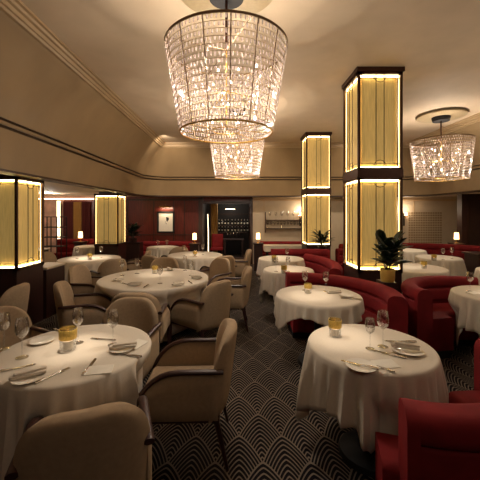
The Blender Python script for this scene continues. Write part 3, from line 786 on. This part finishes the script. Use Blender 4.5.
G().box((0, .012, -.018), (.34, .008, .006)).build('bulb', 'bright', t, False)

# shelves with stemware on the cream wall
t = empty('glass_shelf_unit', (1.50, YB-.14, 0)); tag(t, 'two-tier wall shelf of glassware on the cream wall, left of the rear pillar', 'shelf')
for z in (1.43, 1.16): G().box((0, 0, z), (1.22, .22, .015)).build('shelf', 'bronzeframe', t, False)
G().box((0, .10, 1.40), (1.28, .015, .62)).build('back_panel', 'cream', t, False)
for s in (-1, 1): G().box((s*.62, .02, 1.36), (.02, .20, .66)).build('upright', 'bronzeframe', t, False)
for k in range(11):
    WG.put((.96+.108*k, YB-.15, 1.1676), 0, 'wine glass on the lower wall shelf, %s from left' % ['first', 'second', 'third', 'fourth', 'fifth', 'sixth', 'seventh', 'eighth', 'ninth', 'tenth', 'eleventh'][k], 'wine glasses on the wall shelf')
def mk_bottle():
    t = empty('wine_bottle', (0, 0, 0)); tag(t, '', 'bottle', 'wine bottles')
    G().lathe([(0, 0), (.036, 0), (.038, .01), (.038, .17), (.030, .20), (.014, .225), (.013, .24), (0, .24)], n=14).build('body', 'bottle', t)
    G().lathe([(.0145, .235), (.0145, .295), (0, .297)], n=10).build('foil_cap', 'foil', t)
    G().lathe([(.0388, .06), (.0388, .14)], n=14).build('paper_label', 'paper', t)
    return t
BO = Proto(mk_bottle)
NUM = ['first', 'second', 'third', 'fourth', 'fifth', 'sixth', 'seventh', 'eighth', 'ninth', 'tenth', 'eleventh', 'twelfth']
for k, x in enumerate((1.03, 1.22, 1.41, 1.60, 1.79, 1.98)): WG.put((x, YB-.14, 1.4378), 0, 'taller glass on the upper wall shelf, %s from left' % NUM[k], 'glasses on the upper wall shelf', 1.15)
# wine room shelves
t = empty('wine_rack', (-.28, 11.5, 0)); tag(t, 'dark wine rack with bottle rows inside the wine room', 'wine rack')
for z in (.95, 1.20, 1.62): G().box((0, 0, z), (1.3, .26, .02)).build('shelf', 'bronzeframe', t, False)
for s in (-1, 1): G().box((s*.70, .02, .95), (.03, .26, 1.9)).build('upright', 'bronzeframe', t, False)
G().box((0, -.12, 1.80), (.34, .02, .03)).build('light_strip', 'bright', t, False)
for row, z in ((0, .96), (1, 1.21)):
    for k in range(12):
        BO.put((-.915+.112*k+(.03 if k > 5 else 0), 11.46, z+.003), 0, 'wine bottle on the %s row of the wine room rack, %s from left' % (('lower', 'upper')[row], NUM[k]), 'wine bottles in the wine room', .75)
t = empty('red_dining_chair', (-.72, 10.75, 0)); tag(t, 'small red chair just inside the wine room doorway', 'chair')
slab(lambda u, v: (u*.2, .2+.05*v, .45+.48*v), lambda u, v: (0, .03, 0), 8, 8).build('backrest', 'red', t); G().box((0, 0, .44), (.42, .42, .08), .02).build('seat', 'red', t)
for sx in (-1, 1):
    for sy in (-1, 1): G().tube([(sx*.17, sy*.17, .41), (sx*.18, sy*.18, 0)], [.016, .01], 6).build('leg', 'chairwood', t)
t = empty('wine_room_table', (-.15, 10.85, 0)); tag(t, 'dark tasting table inside the wine room with glasses on it', 'table')
G().box((0, 0, .76), (.7, .45, .03), .004).build('tabletop', 'darkwood', t, False)
for sx in (-1, 1):
    for sy in (-1, 1): G().box((sx*.3, sy*.18, .37), (.04, .04, .74)).build('leg', 'darkwood', t, False)
for k, (dx, dy) in enumerate(((-.2, 0), (-.1, .08), (0, -.03), (.1, .06), (.2, 0))):
    WG.put((-.15+dx, 10.85+dy, .776), 0, 'wine glass on the tasting table in the wine room, %s from left' % NUM[k], 'wine glasses in the wine room')
# tall floor lamp line and gold curtain by the doorway
t = empty('vertical_light', (-1.0, 10.62, 0)); tag(t, 'slim tall glowing light bar at the left of the wine room doorway', 'light')
G().lathe([(0, 0), (.07, 0), (.07, .02), (.01, .03), (0, .03)], n=16).build('base', 'brass', t); G().tube([(0, 0, .03), (0, 0, 1.0), (-.02, 0, 1.62)], .013, 8).build('light_tube', 'bright', t)
def curtain(name, x0, x1, y, z0, z1, m, label, n=60, w=.02):
    vs, fs = [], []
    for i in range(n+1):
        x = x0+(x1-x0)*i/n; yy = y+w*sin(i*1.25)
        vs += [(x, yy, z0), (x, yy, z1), (x, yy+.012, z1), (x, yy+.012, z0)]
    for i in range(n):
        a = i*4; b = a+4
        fs += [(a, b, b+1, a+1), (a+1, b+1, b+2, a+2), (a+2, b+2, b+3, a+3), (a+3, b+3, b, a)]
    fs += [(0, 1, 2, 3), (n*4, n*4+3, n*4+2, n*4+1)]
    return tag(G().add(vs, fs).build(name, m), label, 'curtain')
curtain('curtain', -.95, -.72, 11.1, .01, 2.1, 'curtaingold', 'gold curtain hanging at the left inside the wine room', 20)
curtain('curtain', -5.33, -5.08, 10.2, .01, 2.02, 'curtaingold', 'gold curtain panel at the back of the alcove', 22)
curtain('curtain', -5.66, -5.34, 10.2, .01, 2.02, 'curtainred', 'oxblood curtain left of the gold curtain in the alcove', 26)
curtain('curtain', -5.07, -4.80, 10.2, .01, 2.02, 'curtainred', 'oxblood curtain right of the gold curtain in the alcove', 26)
struct('trim_8', G().box((-5.1, YB-.03, 2.12), (2.9, .06, .05)), 'bright', False)
struct('wall_alcove_stone', G().box((-6.15, YB-.03, 1.1), (.9, .06, 2.0)), 'stone', False)
t = empty('light_panel', (-5.62, 10.0, 0)); tag(t, 'bright vertical light panel beside the shelf in the alcove', 'light')
G().box((-.13, .1, 1.25), (.10, .04, 1.6)).build('light_strip', 'bright', t, False); G().box((-.13, .12, 1.0), (.14, .03, 2.0)).build('frame', 'bronzeframe', t, False)
t = empty('display_shelf', (-5.2, 8.9, 0)); tag(t, 'open black metal display shelf in the alcove behind the left pillar', 'shelf')
for x in (-.28, 0, .28):
    for y in (-.14, .14): G().box((x, y, .78), (.02, .02, 1.56)).build('post', 'black', t, False)
for z in (.06, .72, .98, 1.26, 1.55): G().box((0, 0, z), (.58, .3, .02)).build('shelf', 'black', t, False)
t = empty('service_counter', (-4.55, 6.9, 0)); tag(t, 'dark counter with a pale top in the alcove behind the left pillar', 'counter')
G().box((0, 0, .42), (.5, .5, .84)).build('body', 'black', t, False); G().box((0, 0, .855), (.56, .55, .03), .004).build('top', 'cream', t, False)

# wall sconces
def mk_sconce():
    t = empty('wall_sconce', (0, 0, 0)); tag(t, '', 'wall lamp', 'brass wall sconces')
    G().box((0, .0, 0), (.05, .02, .42), .006).build('back_plate', 'black', t); G().tube([(0, 0, .05), (0, -.10, .06), (0, -.12, .12)], .008, 6).build('arm', 'brass', t)
    G().lathe([(.045, .12), (.035, .24), (.033, .24), (.043, .12), (.045, .12)], (0, -.12, 0), 20).build('lamp_shade', 'shade', t)
    return t
SC = Proto(mk_sconce)
for x, l in ((2.02, 'wall sconce beside the glassware shelf, left of the rear pillar'), (5.42, 'wall sconce on the cream wall just right of the near pillar')):
    SC.put((x, YB-.012 if x > 3 else YB-.05, 1.45), 0, l)
    L = bpy.data.lights.new('sconce_light', 'POINT'); L.energy = 8; L.color = (1, .8, .58); L.shadow_soft_size = .04
    o = bpy.data.objects.new('sconce_light', L); COL.objects.link(o); o.location = (x, YB-.2, 1.78)
# lattice panel on the cream wall at the back right
t = empty('lattice_panel', (6.1, YB-.03, 1.18)); tag(t, 'pale lattice wall panel of small squares at the back right', 'wall panel')
G().box((0, .01, 0), (1.1, .015, 1.05)).build('backing', 'cream', t, False)
g = G()
for i in range(14):
    for j in range(13): g.box((-.51+i*.0785, -.004, -.48+j*.08), (.05, .012, .05), 0)
tag(g.build('lattice', 'cove', t, False), kind='stuff')

# ------------------------------------------------------------------ lights
def spot(x, y, tx, ty, w, deg=13, blend=1.0, z=3.6, r=.02, col=(1, .84, .66)):
    L = bpy.data.lights.new('downlight_or_cove_fill', 'SPOT'); L.energy = w*4.6; L.spot_size = math.radians(deg); L.spot_blend = blend; L.shadow_soft_size = r; L.color = col
    o = bpy.data.objects.new('downlight_or_cove_fill', L); COL.objects.link(o); o.location = (x, y, z)
    d = Vector((tx, ty, TZ))-Vector((x, y, z)); o.rotation_euler = d.to_track_quat('-Z', 'Y').to_euler()
for x, y, tx, ty, w in ((-1.05, 2.15, -1.10, 2.10, 60), (.72, 2.3, .76, 2.28, 48), (.85, 3.5, .80, 3.45, 50), (-1.2, 4.5, -1.22, 4.65, 45),
                        (-.9, 6.85, -.93, 6.85, 60), (.82, 5.02, .81, 5.02, 40), (.86, 6.3, .86, 6.3, 40), (2.9, 3.5, 2.9, 3.5, 40), (2.9, 5.25, 2.9, 5.25, 40),
                        (4.1, 5.6, 4.1, 6.45, 45), (-1.7, 8.0, -2.0, 8.4, 40), (4.2, 4.9, 4.28, 4.9, 40)):
    spot(x, y, tx, ty, w)
for x in (-1.9, .35, 1.7, 3.6): spot(x, 7.9, x, 12.2, 26, 110)  # added fill spots without a known fitting, to brighten the back cove
spot(-2.96, 6.2, -2.96, 6.3, 30, 40, z=2.15)
spot(4.15, 7.3, 4.15, 7.75, 30, 30)
def point(x, y, z, w, r=.1, col=(1, .87, .71)):
    L = bpy.data.lights.new('lamp', 'POINT'); L.energy = w; L.shadow_soft_size = r; L.color = col
    o = bpy.data.objects.new('lamp_or_fill_point', L); COL.objects.link(o); o.location = (x, y, z)
def area(x, y, z, sx, sy, w, rot, col=(1, .76, .5)):
    L = bpy.data.lights.new('lamp_area', 'AREA'); L.shape = 'RECTANGLE'; L.size = sx; L.size_y = sy; L.energy = w; L.color = col
    o = bpy.data.objects.new('lamp_area', L); COL.objects.link(o); o.location = (x, y, z); o.rotation_euler = rot
# picture light, wine room light, alcove downlights
area(-2.35, YB-.14, 1.83, .36, .03, 3.5, (math.radians(25), 0, 0))
point(-.28, 11.2, 2.0, 16, .05)
point(-5.2, 8.6, 2.05, 34, .08); point(-4.6, 5.6, 2.05, 8, .08)
# added fill points at supposed, unseen chandelier positions behind and beside the camera
point(-.1, -.5, 2.75, 16, .3); point(4.1, 3.1, 2.75, 42, .3); point(4.1, 0, 2.75, 12, .3)

w = bpy.data.worlds.new('World'); S.world = w; w.use_nodes = True
w.node_tree.nodes['Background'].inputs[0].default_value = (1, .75, .5, 1); w.node_tree.nodes['Background'].inputs[1].default_value = .02

cam = bpy.data.cameras.new('Camera'); co = bpy.data.objects.new('Camera', cam); COL.objects.link(co)
co.location = (0, 0, EYE); co.rotation_euler = (pi/2, 0, 0); cam.sensor_width = 36; cam.lens = 36*FPX/480
cam.shift_x = (240-VX)/480; cam.shift_y = -(240-VY)/480; cam.clip_start = .05
S.camera = co
S.view_settings.view_transform = 'Standard'; S.view_settings.look = 'None'; S.view_settings.gamma = 1; S.view_settings.exposure = .07
c = S.cycles
c.use_denoising = True; c.max_bounces = 8; c.diffuse_bounces = 5; c.glossy_bounces = 4; c.transparent_max_bounces = 24; c.caustics_reflective = False; c.caustics_refractive = False
c.sample_clamp_indirect = 4; c.sample_clamp_direct = 0
